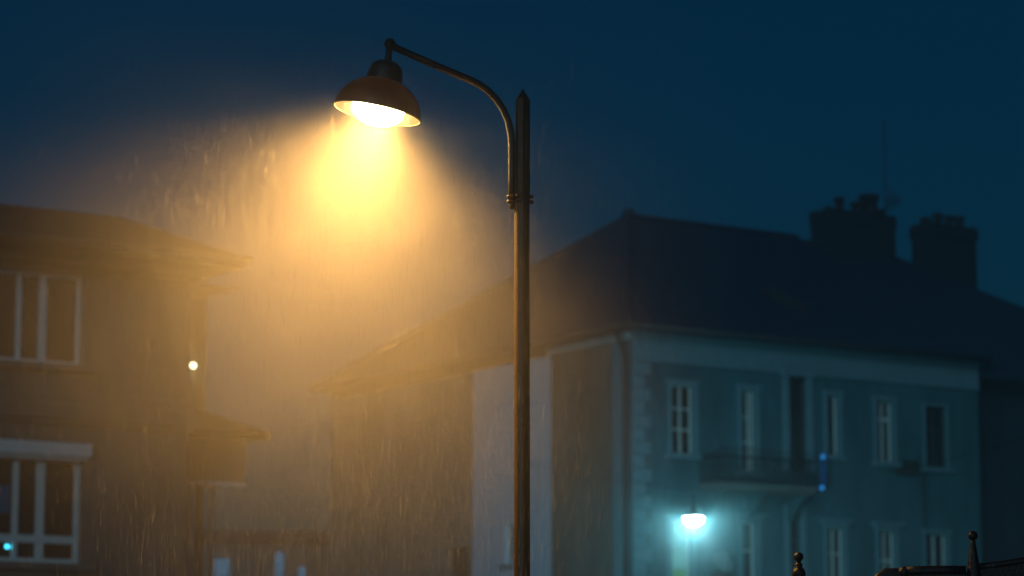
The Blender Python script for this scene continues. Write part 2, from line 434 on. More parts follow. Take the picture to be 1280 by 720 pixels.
for u in (bu0 + .25, (bu0 + bu1) / 2, bu1 - .25):
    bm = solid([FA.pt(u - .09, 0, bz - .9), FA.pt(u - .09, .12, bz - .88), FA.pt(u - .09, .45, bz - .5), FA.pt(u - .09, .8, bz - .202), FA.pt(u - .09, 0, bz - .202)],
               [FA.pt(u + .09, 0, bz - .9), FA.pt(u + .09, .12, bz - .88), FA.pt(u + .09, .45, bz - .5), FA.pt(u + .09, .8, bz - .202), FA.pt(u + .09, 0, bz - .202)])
    mesh_obj('corbel', bm, 'plaster_teal_lit', bal)
# side walls: brown render, then a white-rendered stretch, then grey
ub, up_ = FB.uz(689, 560)[0], FB.uz(591, 560)[0]
mesh_obj('side_wall', wall_mesh(FB, 0.3, ub, 0, ze, []), 'plaster_brown', house)
holes = [FB.rect(632, 655, 642, 705)]
o = mesh_obj('side_wall', wall_mesh(FB, ub, up_, 0, ze - .25, holes), 'plaster_pale', house); o['label'] = 'white rendered stretch of the side wall'
window(FB, holes[0], house, (), (.5,), .0, mat='dull_wood')
gh = [FB.rect(560, 685, 586, 735)]
mesh_obj('side_wall', wall_mesh(FB, up_, DEP, 0, ze - .25, gh), 'plaster_grey', house)
window(FB, gh[0], house, (.5,), (.5,), .0, mat='dark_wood')
# back walls, seen only from elsewhere
p1 = FA.pt(LEN, 0, 0); p3 = FB.pt(DEP, 0, 0); p2 = p1 + SU * DEP
for a, b in ((p1, p2), (p2, p3)):
    dd = (b - a).normalized(); nn = Vector((dd.y, -dd.x, 0)); nn = nn if nn.dot(a + b - c0 * 2) < 0 else -nn
    mesh_obj('rear_wall', solid([a, b, b + nn * .3, a + nn * .3], [q + Vector((0, 0, ze - .01)) for q in (a, b, b + nn * .3, a + nn * .3)]), 'plaster_grey', house)
# frieze, cornice, gutter on the facade
bm = bmesh.new()
zf = FA.uz(806, 447)[1]
fbox(bm, FA, 0, LEN, .001, .05, zf, ze - .12)
fbox(bm, FA, -.05, LEN + .02, .001, .12, ze - .118, ze - .03)
fbox(bm, FA, 0, LEN, .001, .08, zf - .10, zf - .002)
mesh_obj('frieze', bm, 'stone', house)
bm = bmesh.new()
fbox(bm, FB, 0.0, ub, .001, .14, ze - .25, ze - .05)
mesh_obj('eaves_board', bm, 'white_wood', house)
bm = bmesh.new()
zq = 0.2; i = 0
while zq < zf - .4:
    L = .62 if i % 2 else .42
    fbox(bm, FA, 0.0, L, .001, .04, zq, zq + .33); zq += .36; i += 1
mesh_obj('quoins', bm, 'stone', house, bevel=.012)
bm = bmesh.new(); q0, q1 = FB.uz(782, 560)[0], FB.uz(768, 560)[0]
fbox(bm, FB, q0 + .12, q1, .001, .07, 0, ze - .26)
mesh_obj('pilaster', bm, 'stone', house)
bm = bmesh.new()
tube(bm, [FB.pt(.12, .10, .1), FB.pt(.12, .10, ze - .75), FB.pt(.10, .2, ze - .55), FB.pt(.0, .38, ze - .35), FB.pt(-.05, .5, ze - .1)], .075, 12)
mesh_obj('downpipe', bm, 'zinc', house, True)
bm = bmesh.new(); uw = FA.uz(1155, 650)[0]
tube(bm, [FA.pt(uw, .04, 3.2), FA.pt(uw, .04, W['u6'][2] - .13)], .022, 8)
mesh_obj('wall_cable', bm, 'zinc', house, True)
# roof
OV = .5
e = lambda u, s: c0 * 1 + FU * u + SU * s
e0 = e(-OV, -OV); e1 = e(LEN + .4, -OV); e2 = e(LEN + .05, DEP + OV); e3 = e(-OV, DEP + OV)
FR = Frame(e(0, DEP / 2), FU)
r0u, r0z = FR.uz(786, 271)
zE = ze - .02
slope = (r0z - ze) / (DEP / 2 + OV)
V3 = lambda p, z: Vector((p.x, p.y, z))
bm = bmesh.new()
th = .14
def roof_shell(bm, eaves, ridge, zE):
    b = [bm.verts.new(V3(p, zE - .0)) for p in eaves]; t = [bm.verts.new(V3(p, zE + .14)) for p in eaves]
    r = [bm.verts.new(p) for p in ridge]
    bm.faces.new(b)
    for i in range(4): bm.faces.new([b[i], b[(i + 1) % 4], t[(i + 1) % 4], t[i]])
    return t, r
t, r = roof_shell(bm, [e0, e1, e2, e3], [V3(e(r0u, DEP / 2), r0z), V3(e(LEN + .05, DEP / 2), r0z)], zE)
bm.faces.new([t[0], t[1], r[1], r[0]]); bm.faces.new([t[3], t[0], r[0]]); bm.faces.new([t[2], t[3], r[0], r[1]]); bm.faces.new([t[1], t[2], r[1]])
roof = mesh_obj('roof', bm, 'roof', house)
bm = bmesh.new()
for a, b in ((V3(e(r0u, DEP / 2), r0z), V3(e(LEN, DEP / 2), r0z)), (V3(e(r0u, DEP / 2), r0z), V3(e0, zE + .15)), (V3(e(r0u, DEP / 2), r0z), V3(e3, zE + .15))):
    n = int((b - a).length / .4)
    for i in range(n):
        p = a.lerp(b, i / n); q = a.lerp(b, (i + 1.08) / n)
        tube(bm, [p, q], [.13, .10], 8)
bmesh.ops.create_uvsphere(bm, u_segments=10, v_segments=8, radius=.22, matrix=up(V3(e(r0u, DEP / 2), r0z + .06)))
mesh_obj('ridge_tiles', bm, 'roof', roof)
bm = bmesh.new()
tube(bm, [V3(e(-OV - .06, -OV - .08), zE + .06), V3(e(LEN, -OV - .08), zE + .06)], .075, 10)
tube(bm, [V3(e(-OV - .08, -OV - .06), zE + .06), V3(e(-OV - .08, DEP), zE + .06)], .075, 10)
mesh_obj('gutter', bm, 'zinc', roof, True)
# skylight faintly seen in the slope
FRs = FA
def on_roof(u, s): return ze + .14 + (r0z - ze) * (s + OV) / (DEP / 2 + OV)
bm = bmesh.new()
su, ss = FA.uz(1010, 470)[0], 2.0
su = 7.0
q = [(su, ss), (su + .8, ss), (su + .8, ss + 1.1), (su, ss + 1.1)]
bm = solid([V3(e(u, s), on_roof(u, s) - .05) for u, s in q], [V3(e(u, s), on_roof(u, s) + .09) for u, s in q])
mesh_obj('skylight', bm, 'zinc', roof)

def chimney(F, x0, x1, ytop, ybase, parent, pots, cap=.1, dep=.9, label=None):
    u0, u1, zb, zt = F.rect(x0, ytop, x1, ybase)
    bm = bmesh.new()
    fbox(bm, F, u0 + cap, u1 - cap, -dep / 2, dep / 2, zb, zt - .45)
    fbox(bm, F, u0, u1, -dep / 2 - cap, dep / 2 + cap, zt - .449, zt - .1)
    fbox(bm, F, u0 + cap * .6, u1 - cap * .6, -dep / 2 - .04, dep / 2 + .04, zt - .099, zt)
    c = mesh_obj('chimney', bm, 'brick', parent, bevel=.02)
    if label: c['label'] = label
    for (xc, y1, w) in pots:
        uc = F.uz(xc, y1)[0]; z1 = F.uz(xc, y1)[1]
        bm = bmesh.new(); rr = w / 2
        lathe(bm, [(0, zt - .02), (rr * 1.15, zt - .02), (rr * .9, zt + .15), (rr * .85, z1 - .16), (rr * 1.1, z1 - .15), (rr * 1.1, z1), (rr * .7, z1), (rr * .7, z1 - .1), (0, z1 - .1)], up(F.pt(uc, 0, 0)), 14)
        mesh_obj('chimney_pot', bm, 'clay', c, True)
    return c, zt
FC = Frame(e(0, DEP / 2 - .6), FU)
chimney(FC, 1025, 1108, 268, 345, house, [(1035, 265, .26), (1049, 247, .34), (1073, 253, .5), (1086, 244, .62), (1101, 262, .3)], dep=1.0, cap=.03)
# aerial on the chimney
FM = FC
ub0, zb0 = FM.uz(1107, 262); _, zt0 = FM.uz(1107, 150)
bm = bmesh.new(); tube(bm, [FM.pt(ub0, 0, zb0 - .4), FM.pt(ub0, 0, zt0)], .022, 8)
uy, zy = FM.uz(1115, 250)
tube(bm, [FM.pt(ub0, 0, zy), FM.pt(ub0 + .65, 0, zy)], .02, 6)
for k in range(6):
    uu = ub0 + .12 + .1 * k
    L = .34 - .035 * k
    tube(bm, [FM.pt(uu, -.1, zy - L), FM.pt(uu, .1, zy + L)], .014, 5)
mesh_obj('aerial', bm, 'zinc', house, True)

# ------------------------------------------------------------------ neighbouring dark house
nb0 = p1 + SU * .9
FN = Frame(nb0, FU)
NL = 11.4
nh = empty('neighbouring_house', Vector((nb0.x, nb0.y, 0)), 'unlit dark house joined to the right end of the pale townhouse', 'house')
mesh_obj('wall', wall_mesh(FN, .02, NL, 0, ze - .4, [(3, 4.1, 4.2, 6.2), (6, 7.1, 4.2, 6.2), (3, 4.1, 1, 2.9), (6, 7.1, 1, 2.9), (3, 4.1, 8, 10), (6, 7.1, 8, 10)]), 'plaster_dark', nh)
for r_ in [(3, 4.1, 4.2, 6.2), (6, 7.1, 4.2, 6.2), (3, 4.1, 1, 2.9), (6, 7.1, 1, 2.9), (3, 4.1, 8, 10), (6, 7.1, 8, 10)]:
    window(FN, r_, nh, (.5,), (.4,), .0, mat='dark_wood')
q1 = nb0 + FU * NL; q2 = q1 + SU * (DEP - .9); q3 = nb0 + SU * (DEP - .9)
FE = Frame(q1, SU)
for a, b in ((q1, q2), (q2, q3)):
    dd = (b - a).normalized(); nn = Vector((dd.y, -dd.x, 0)) * .3
    mesh_obj('rear_wall', solid([a, b, b + nn, a + nn], [q + Vector((0, 0, ze - .42)) for q in (a, b, b + nn, a + nn)]), 'plaster_dark', nh)
bm = bmesh.new()
g = [e(LEN + .06, -.0), e(LEN + NL + .4, -.0), e(LEN + NL + .4, DEP + .4), e(LEN + .06, DEP + .4)]
r1u, r1z = FR.uz(1092, 322)
t, r = roof_shell(bm, g, [V3(e(LEN + .06, DEP / 2), r0z - .03), V3(e(max(r1u, LEN + 3), DEP / 2), r0z)], ze - .4)
bm.faces.new([t[0], t[1], r[1], r[0]]); bm.faces.new([t[1], t[2], r[1]]); bm.faces.new([t[2], t[3], r[0], r[1]]); bm.faces.new([t[3], t[0], r[0]])
mesh_obj('roof', bm, 'roof', nh)
FC2 = Frame(e(0, DEP / 2 - 1.2), FU)
chimney(FC2, 1150, 1211, 284, 385, nh, [(1157, 272, .34), (1172, 267, .32), (1186, 270, .32), (1199, 271, .32)], dep=.9, cap=.05)

# ------------------------------------------------------------------ left house
cl0 = P(236, 500, 50)
FL = Frame(cl0, (math.sin(A55), math.cos(A55)))
lh = empty('rendered_house', Vector((cl0.x, cl0.y, 0)), 'ochre rendered house on the left with wide eaves and white framed windows', 'house')
LLEN = 9.0
wl_up = FL.rect(-30, 338, 104, 453)
wl_lo = FL.rect(-30, 569, 102, 703)
zeL = FL.uz(120, 303)[1]
lo_gf = (wl_lo[0], wl_lo[1], .9, 2.2)
mesh_obj('wall', wall_mesh(FL, -LLEN, 0, 0, zeL, [wl_up, wl_lo, lo_gf]), 'plaster_ochre', lh)
def uf(F, r, x, y, n=-.1): return (F.uz(x, y, n)[0] - r[0]) / (r[1] - r[0])
window(FL, wl_up, lh, ((uf(FL, wl_up, 24, 395), .08), (uf(FL, wl_up, 54, 395), .13)), (), .0, w=.07, smat='plaster_ochre', mat='dull_wood')
wlo = window(FL, wl_lo, lh, ((uf(FL, wl_lo, 20, 620), .09), (uf(FL, wl_lo, 51, 620), .14)), (((673 - 569) / 134, .13),), .0, w=.08, smat='plaster_ochre')
window(FL, lo_gf, lh, (.5,), (), .0)
bm = bmesh.new()
fbox(bm, FL, wl_lo[0] - .2, FL.uz(111, 560)[0], .001, .14, wl_lo[3] + .01, FL.uz(60, 553)[1] + .0)
fbox(bm, FL, wl_lo[0] - .2, FL.uz(108, 560)[0], .001, .07, wl_lo[3] - .05, wl_lo[3] + .009)
mesh_obj('window_head', bm, 'dull_wood', wlo)
# lit things seen in the panes
bm = bmesh.new(); a = FL.rect(-20, 605, 17, 640); fbox(bm, FL, a[0], a[1], -.163, -.161, a[2], a[3]); mesh_obj('blue_lit_curtain', bm, 'blue_curtain', wlo)
for (x, y, rr) in ((9, 683, .035), (15, 684, .028)):
    bm = bmesh.new(); u, z = FL.uz(x, y, -.15)
    bmesh.ops.create_uvsphere(bm, u_segments=12, v_segments=8, radius=rr, matrix=up(FL.pt(u, -.16, z)))
    mesh_obj('night_light', bm, 'cyan_point', wlo)
# string course and cornices
for (ya, yb, pr) in ((494, 508, .05), (508.1, 528, .14), (528.2, 534, .07)):
    bm = bmesh.new(); fbox(bm, FL, -LLEN, .0 + pr, .001, pr, FL.uz(120, yb)[1], FL.uz(120, ya)[1])
    mesh_obj('string_course', bm, 'plaster_ochre', lh, bevel=.01)
bm = bmesh.new(); fbox(bm, FL, -LLEN, .04, .001, .06, FL.uz(120, 326)[1], zeL - .01); mesh_obj('cornice', bm, 'plaster_ochre', lh)
bm = bmesh.new(); fbox(bm, FL, -LLEN, .05, .001, .06, FL.uz(120, 733)[1], FL.uz(120, 722)[1]); mesh_obj('string_course', bm, 'plaster_ochre', lh)
# eaves and low roof
SL = Vector((-math.sin(R(33)), math.cos(R(33)), 0))
NLv = FL.N
el = lambda u, s, z: Vector((cl0.x, cl0.y, 0)) + FL.U * u - NLv * s + Vector((0, 0, z))
LD = 8.5
OVL = .9
eu, ezt = FL.uz(309, 322, OVL)
OU = eu
zb_ = FL.uz(290, 352, OVL * .7)[1]
base = [el(-LLEN - .5, -OVL, 0), el(OU, -OVL, 0), el(OU, LD + .5, 0), el(-LLEN - .5, LD + .5, 0)]
inn = [el(-LLEN - .5, .0, 0), el(OU - .65, .0, 0), el(OU - .65, LD + .2, 0), el(-LLEN - .5, LD + .2, 0)]
top = [el(-LLEN - .5, .75, 0), el(OU - 1.7, .75, 0), el(OU - 1.7, LD - 1, 0), el(-LLEN - .5, LD - 1, 0)]
z1_, z2_, z3_ = zeL + .0, ezt - .18, ezt
ztp = FL.uz(150, 271, -.75)[1]
bm = bmesh.new()
rings = [[bm.verts.new(V3(p, zz)) for p in ps] for ps, zz in ((inn, min(zb_, zeL)), (base, z2_), (base, z3_), (top, ztp))]
bm.faces.new(rings[0][::-1]); bm.faces.new(rings[3])
for a, b in zip(rings, rings[1:]):
    for i in range(4): bm.faces.new([a[i], a[(i + 1) % 4], b[(i + 1) % 4], b[i]])
lroof = mesh_obj('roof', bm, 'roof_left', lh)
bm = bmesh.new()
tube(bm, [el(-LLEN - .5, -OVL - .06, z3_ - .05), el(OU + .05, -OVL - .06, z3_ - .05)], .07, 10)
mesh_obj('gutter', bm, 'zinc', lroof, True)
bm = bmesh.new()
fbox(bm, FL, .03, FL.uz(292, 345, -.3)[0], -1.6, -.05, FL.uz(270, 359, -.1)[1], min(zb_, zeL) + .02)
mesh_obj('eaves_box', bm, 'soffit', lh, bevel=.02)
# other walls
for a, b in ((el(0, .3, 0), el(0, LD, 0)), (el(0, LD, 0), el(-LLEN, LD, 0)), (el(-LLEN, LD, 0), el(-LLEN, .3, 0))):
    dd = (b - a).normalized(); nn = Vector((-dd.y, dd.x, 0)) * .3
    mesh_obj('side_wall', solid([a, b, b + nn, a + nn], [q + Vector((0, 0, zeL - .01)) for q in (a, b, b + nn, a + nn)]), 'plaster_ochre', lh)
# pale stair tower behind the corner
FT = Frame(el(0, 2.2, 0), FL.U)
tu = FT.uz(258, 420)[0]
mesh_obj('stair_tower', wall_mesh(FT, .31, tu, 0, zeL - .1, []), 'plaster_grey', lh)
bm = bmesh.new(); fbox(bm, FT, .31, tu, -2.2, -.31, 0, zeL - .12); mesh_obj('stair_tower', bm, 'plaster_ochre', lh)
# side porch: small roof, fascia box, white frame with glazing
FPp = Frame(el(0, .8, 0), FL.U)
pu1 = FPp.uz(307, 575)[0]; pz0 = FPp.uz(270, 602)[1]; pz1 = FPp.uz(270, 548)[1]
tipu, tipz = FPp.uz(336, 541, .3); _, zr0 = FPp.uz(240, 503, 0)
porch = mesh_obj('porch', (lambda b: (fbox(b, FPp, .31, pu1, -1.3, 0, pz0, pz1), b)[1])(bmesh.new()), 'plaster_ochre', lh)
bm = bmesh.new()
pb = [FPp.pt(.0, .35, 0), FPp.pt(tipu, .35, 0), FPp.pt(tipu, -1.35, 0), FPp.pt(.0, -1.35, 0)]
a = [bm.verts.new(V3(p, pz1 + .001)) for p in pb]; b = [bm.verts.new(V3(p, tipz + .0)) for p in pb]
c = [bm.verts.new(V3(FPp.pt(.0, -.45, 0), zr0 + .12)), bm.verts.new(V3(FPp.pt(.15, -.5, 0), zr0 + .12))]
bm.faces.new(a)
for i in range(4): bm.faces.new([a[i], a[(i + 1) % 4], b[(i + 1) % 4], b[i]])
bm.faces.new([b[0], b[1], c[1], c[0]]); bm.faces.new([b[1], b[2], c[1]]); bm.faces.new([b[2], b[3], c[0], c[1]]); bm.faces.new([b[3], b[0], c[0]])
mesh_obj('porch_roof', bm, 'roof_left', porch)
bm = bmesh.new()
fbox(bm, FPp, .31, pu1, -.06, .04, pz0 - .07, pz0 - .002)
x_post = FPp.uz(236, 650)[0]
fbox(bm, FPp, max(.05, x_post), max(.05, x_post) + .09, -.06, .05, 0, pz0 - .071)
fbox(bm, FPp, pu1 - .05, pu1, -1.25, -1.17, 0, pz0 - .002)
mesh_obj('porch_frame', bm, 'white_wood', porch)
bm = bmesh.new(); fbox(bm, FPp, .16, .45, -.35, -.07, 0, pz0 - .08); mesh_obj('porch_pier', bm, 'plaster_ochre', porch)

# small wall lamp on the tower
wu, wz = FT.uz(241.5, 457, .16)
wl = empty('wall_lamp', FT.pt(wu, 0, wz), 'small lit wall lamp at the corner of the ochre house above the porch', 'wall lamp')
bm = bmesh.new(); fbox(bm, FT, wu - .05, wu + .05, .001, .02, wz - .08, wz + .08)
tube(bm, [FT.pt(wu, .02, wz + .03), FT.pt(wu, .16, wz + .09), FT.pt(wu, .16, wz + .06)], .012, 8)
mesh_obj('bracket', bm, 'iron', wl)
bm = bmesh.new(); bmesh.ops.create_uvsphere(bm, u_segments=14, v_segments=10, radius=.05, matrix=up(FT.pt(wu, .16, wz))); mesh_obj('bulb', bm, 'bulb_small', wl, True)
l4 = bpy.data.lights.new('wall_lamp_light', 'POINT'); l4.energy = 1.5; l4.color = (1, .85, .45); l4.shadow_soft_size = .06
l4o = bpy.data.objects.new('wall_lamp_light', l4); COL.objects.link(l4o); l4o.parent = wl; l4o.location = FT.pt(wu, .24, wz - .02) - Vector(wl.location)

# ------------------------------------------------------------------ distant house closing the gap
fd0 = P(150, 700, 112)
FD = Frame(fd0, (math.sin(R(80)), math.cos(R(80))))
dh = empty('distant_house', Vector((fd0.x, fd0.y, 0)), 'low hazy grey house far behind, with dim blue lit windows', 'house')
dz = FD.uz(300, 676)[1]
hs = [FD.rect(266, 696, 289, 745), FD.rect(342, 688, 357, 745), FD.rect(371, 706, 384, 745)]
mesh_obj('wall', wall_mesh(FD, 0, 15.5, 0, dz, hs), 'plaster_grey', dh)
for r_ in hs:
    f = mesh_obj('window', win_frame(FD, r_, (), (.5,), .06, 'zinc'), 'zinc', dh)
    bm = bmesh.new(); fbox(bm, FD, r_[0], r_[1], -.215, -.165, r_[2], r_[3]); mesh_obj('lit_pane', bm, 'lit_window', f)
bm = solid([FD.pt(-.3, .4, dz), FD.pt(15.8, .4, dz), FD.pt(15.8, -8.4, dz), FD.pt(-.3, -8.4, dz)],
           [FD.pt(1.5, -3, dz + .6), FD.pt(14, -3, dz + .6), FD.pt(14, -5, dz + .6), FD.pt(1.5, -5, dz + .6)])
mesh_obj('roof', bm, 'roof', dh)
for a, b in ((FD.pt(0, -.3, 0), FD.pt(0, -8, 0)), (FD.pt(0, -8, 0), FD.pt(15.5, -8, 0)), (FD.pt(15.5, -8, 0), FD.pt(15.5, -.3, 0))):
    dd = (b - a).normalized(); nn = Vector((dd.y, -dd.x, 0)) * .25
    mesh_obj('side_wall', solid([a, b, b + nn, a + nn], [q + Vector((0, 0, dz - .01)) for q in (a, b, b + nn, a + nn)]), 'plaster_grey', dh)

# ------------------------------------------------------------------ far lamp on a long bracket in front of the facade
LN = 8.0
fu, fz = FA.uz(867, 652, LN)
far = empty('hanging_lamp', FA.pt(fu, LN, fz), 'glaring white bowl lamp hanging over the street in front of the pale townhouse', 'street lamp')
ct = FA.pt(fu, LN, fz)
bm = bmesh.new()
lathe(bm, [(0, .34), (.05, .34), (.07, .2), (.12, .16), (.25, .115), (.26, .095), (.24, .095), (.1, .13), (0, .13)], up(ct), 28)
mesh_obj('hood', bm, 'iron', far, True)
bm = bmesh.new()
wa, wb = FA.pt(fu, 0.02, fz + 2.2), FA.pt(fu, 24, fz + 2.2)
tube(bm, [wa.lerp(wb, k / 16) - Vector((0, 0, 1.6 * 4 * (k / 16) * (1 - k / 16))) for k in range(17)], .007, 6)
tube(bm, [ct + Vector((0, 0, .3)), ct + Vector((0, 0, .64))], .02, 8)
mesh_obj('span_wire', bm, 'iron', far)
bm = bmesh.new()
lathe(bm, [(0, .11)] + [(.225 * math.cos(R(a)), .09 - .17 * math.sin(R(a))) for a in range(0, 90, 12)] + [(0, -.08)], up(ct), 28)
mesh_obj('bowl', bm, 'bulb_far', far, True)
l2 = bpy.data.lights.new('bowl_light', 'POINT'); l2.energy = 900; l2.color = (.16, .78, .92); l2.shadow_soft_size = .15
l2o = bpy.data.objects.new('bowl_light', l2); COL.objects.link(l2o); l2o.parent = far; l2o.location = ct + Vector((0, 0, -.03)) - Vector(far.location)

# blue light strip at the balcony end
bu, _z = FA.uz(1029, 590, .5)
za, zb2 = FA.uz(1029, 571, .5)[1], FA.uz(1029, 610, .5)[1]
bl = empty('light_strip', FA.pt(bu, .5, zb2), 'upright blue light strip glowing at the right end of the balcony', 'light')
bm = bmesh.new(); fbox(bm, FA, bu - .035, bu + .035, .47, .53, zb2 + .08, za - .1); mesh_obj('tube', bm, 'blue_light', bl)
for zz, du in ((za, 0), (zb2, -.05)):
    bm = bmesh.new(); bmesh.ops.create_uvsphere(bm, u_segments=12, v_segments=8, radius=.06, matrix=up(FA.pt(bu + du, .5, zz))); mesh_obj('bulb', bm, 'blue_point', bl, True)
bm = bmesh.new(); fbox(bm, FA, bu - .05, bu + .01, .001, .468, zb2 + .3, zb2 + .34); mesh_obj('bracket', bm, 'iron', bl)

# satellite dish between the lower windows
du_, dz_ = FA.uz(903, 703, .5)
sd = empty('satellite_dish', FA.pt(du_, 0, dz_), 'pale round satellite dish on the facade right of the glaring lamp', 'satellite dish')
aim = Vector((.55, -.75, .45)).normalized()
Q = Matrix.Translation(FA.pt(du_, .45, dz_)) @ aim.to_track_quat('Z', 'Y').to_matrix().to_4x4()
bm = bmesh.new()
lathe(bm, [(0, 0), (.12, .012), (.24, .05), (.33, .10), (.335, .09), (.24, .035), (.12, -.004), (0, -.02)], Q, 28); mesh_obj('reflector', bm, 'dish', sd, True)
bm = bmesh.new(); tube(bm, [FA.pt(du_, 0, dz_ - .3), FA.pt(du_, .3, dz_ - .28), Q @ Vector((0, 0, -.02))], .025, 8)
tube(bm, [Q @ Vector((0, -.33, .08)), Q @ Vector((0, -.1, .42))], .014, 6); mesh_obj('mount', bm, 'zinc', sd)
bm = bmesh.new(); bmesh.ops.create_cube(bm, size=.09, matrix=Q @ Matrix.Translation((0, -.08, .42))); mesh_obj('receiver', bm, 'zinc', sd, bevel=.01)
# ventilation box under the dish
bu_, bz_ = FA.uz(903, 722, .2)
bm = bmesh.new(); fbox(bm, FA, bu_ - .25, bu_ + .25, .0, .3, bz_ - .25, bz_ + .17)
for k in range(5): fbox(bm, FA, bu_ - .2, bu_ + .2, .3, .315, bz_ - .18 + .07 * k, bz_ - .15 + .07 * k)
tag(mesh_obj('air_unit', bm, 'zinc', None, bevel=.01), 'dark air conditioning box on the facade below the satellite dish', 'air unit')

# flower pot with a bushy plant on the ledge between the two right upper windows
fu_, fz_ = FA.uz(1136, 586, .12)
fp = empty('flower_box', FA.pt(fu_, .0, fz_ - .1), 'dark planted flower box beside the rightmost upper window', 'flower box')
bm = bmesh.new(); fbox(bm, FA, fu_ - .42, fu_ + .3, .001, .2, fz_ - .16, fz_ + .02); mesh_obj('box', bm, 'dark_wood', fp)
bm = bmesh.new()
for k in range(260):
    p = FA.pt(fu_ + random.gauss(.05, .17), .1 + random.gauss(0, .06), fz_ + .03 + abs(random.gauss(0, .10)))
    a, b = Vector([random.gauss(0, .03) for _ in range(3)]), Vector([random.gauss(0, .03) for _ in range(3)])
    bm.faces.new([bm.verts.new(p), bm.verts.new(p + a), bm.verts.new(p + a + b), bm.verts.new(p + b)])
mesh_obj('foliage', bm, 'leaf', fp)

# ------------------------------------------------------------------ black ironwork in the foreground
DG = 13.5
S2 = lambda px: px * DG * 1.015 / FPX
def finial(bm, x, ytip, rball, prof, Y):
    """turned finial; prof rows (half width px, y px)"""
    c = P(x, ytip, Y)
    rows = [(0.0001, c.z)]
    yc = ytip + rball
    for a in range(15, 166, 15): rows.append((S2(rball * math.sin(R(a))), P(x, yc - rball * math.cos(R(a)), Y).z))
    for hw, y in prof: rows.append((S2(hw), P(x, y, Y).z))
    rows.append((rows[-1][0], .0)); rows.append((0.0001, 0))
    lathe(bm, rows, up((c.x, Y, 0)), 24)
g1 = P(998, 700, DG)
bm = bmesh.new(); finial(bm, 998.3, 690, 6.0, [(2.6, 701.5), (2.6, 703.5), (4.6, 705), (5.0, 706.5), (3.9, 708.5), (6.4, 711), (8.2, 715), (8.4, 718), (7.8, 722), (4.5, 727), (4, 730), (9, 733), (9, 738), (7, 740)], DG)
post1 = mesh_obj('railing_post', bm, 'iron', None, True)
tag(post1, 'black railing post ending in a small turned ball finial, standing left of the gate', 'railing post')
DG2 = 13.9
gx = P(1216, 700, DG2)
gate = empty('iron_gate', Vector((gx.x, DG2, 0)), 'black iron gate with a rounded top rail and a tall ball finial', 'gate')
bm = bmesh.new(); finial(bm, 1216, 663.5, 6.2, [(3.4, 676), (3.2, 678), (4.2, 684), (5.6, 694), (7.6, 706), (8.2, 712), (9, 716), (9, 735)], DG2)
mesh_obj('gate_post', bm, 'iron', gate, True)
bm = bmesh.new()
tube(bm, [P(1129, 714.5, DG2), P(1150, 713.5, DG2), P(1180, 713, DG2), P(1207, 713.2, DG2)], S2(6.2), 16)
bmesh.ops.create_uvsphere(bm, u_segments=16, v_segments=10, radius=S2(7.3), matrix=up(P(1130, 715, DG2)))
mesh_obj('top_rail', bm, 'iron', gate, True)
bm = bmesh.new()
pts = [(1092, 724), (1099, 718), (1107, 712.5), (1121, 712.5), (1126, 716)]
tube(bm, [P(x, y + 2, DG2 + .03) for x, y in pts], S2(4.5), 12); mesh_obj('end_scroll', bm, 'iron', gate, True)
bm = bmesh.new()
pts = [(1223, 709), (1245, 706.5), (1265, 703.5), (1285, 700), (1310, 697), (1340, 699), (1370, 706)]
tube(bm, [P(x, y, DG2) for x, y in pts], S2(4.8), 12); mesh_obj('arched_rail', bm, 'iron', gate, True)
bm = bmesh.new()
xa, xb = P(1100, 718, DG2).x, P(1208, 718, DG2).x; zt = P(1150, 716, DG2).z
xc, xd = P(1224, 718, DG2).x, P(1370, 718, DG2).x
prof_pts = [(1096, 722), (1108, 714), (1150, 714.5), (1370, 714.5)]
F0 = Frame((0, DG2, 0), (1, 0))
fbox(bm, F0, xa, xb, -.012, .012, .25, zt)
arch = [P(x, y, DG2) for x, y in pts]
for p_, q_ in zip(arch, arch[1:]):
    vv = [bm.verts.new((a_.x, DG2 + dy_, z_)) for dy_ in (-.012, .012) for (a_, z_) in ((p_, .25), (q_, .25), (q_, q_.z), (p_, p_.z))]
    for f_ in ((0, 1, 2, 3), (7, 6, 5, 4), (3, 2, 6, 7), (0, 4, 5, 1)): bm.faces.new([vv[k_] for k_ in f_])
mesh_obj('gate_sheet', bm, 'iron', gate)
bm = bmesh.new()
for k in range(12):
    x = xa + (xd - xa) * (k + .5) / 12
    if abs(x - gx.x) < .05: continue
    zz = zt - .06
    tube(bm, [(x, DG2 - .025, .2), (x, DG2 - .025, zz)], .009, 8)
fbox(bm, F0, xa, xb, .013, .035, .3, .34); fbox(bm, F0, xc, xd, .013, .035, .3, .34)
mesh_obj('gate_bars', bm, 'iron', gate)

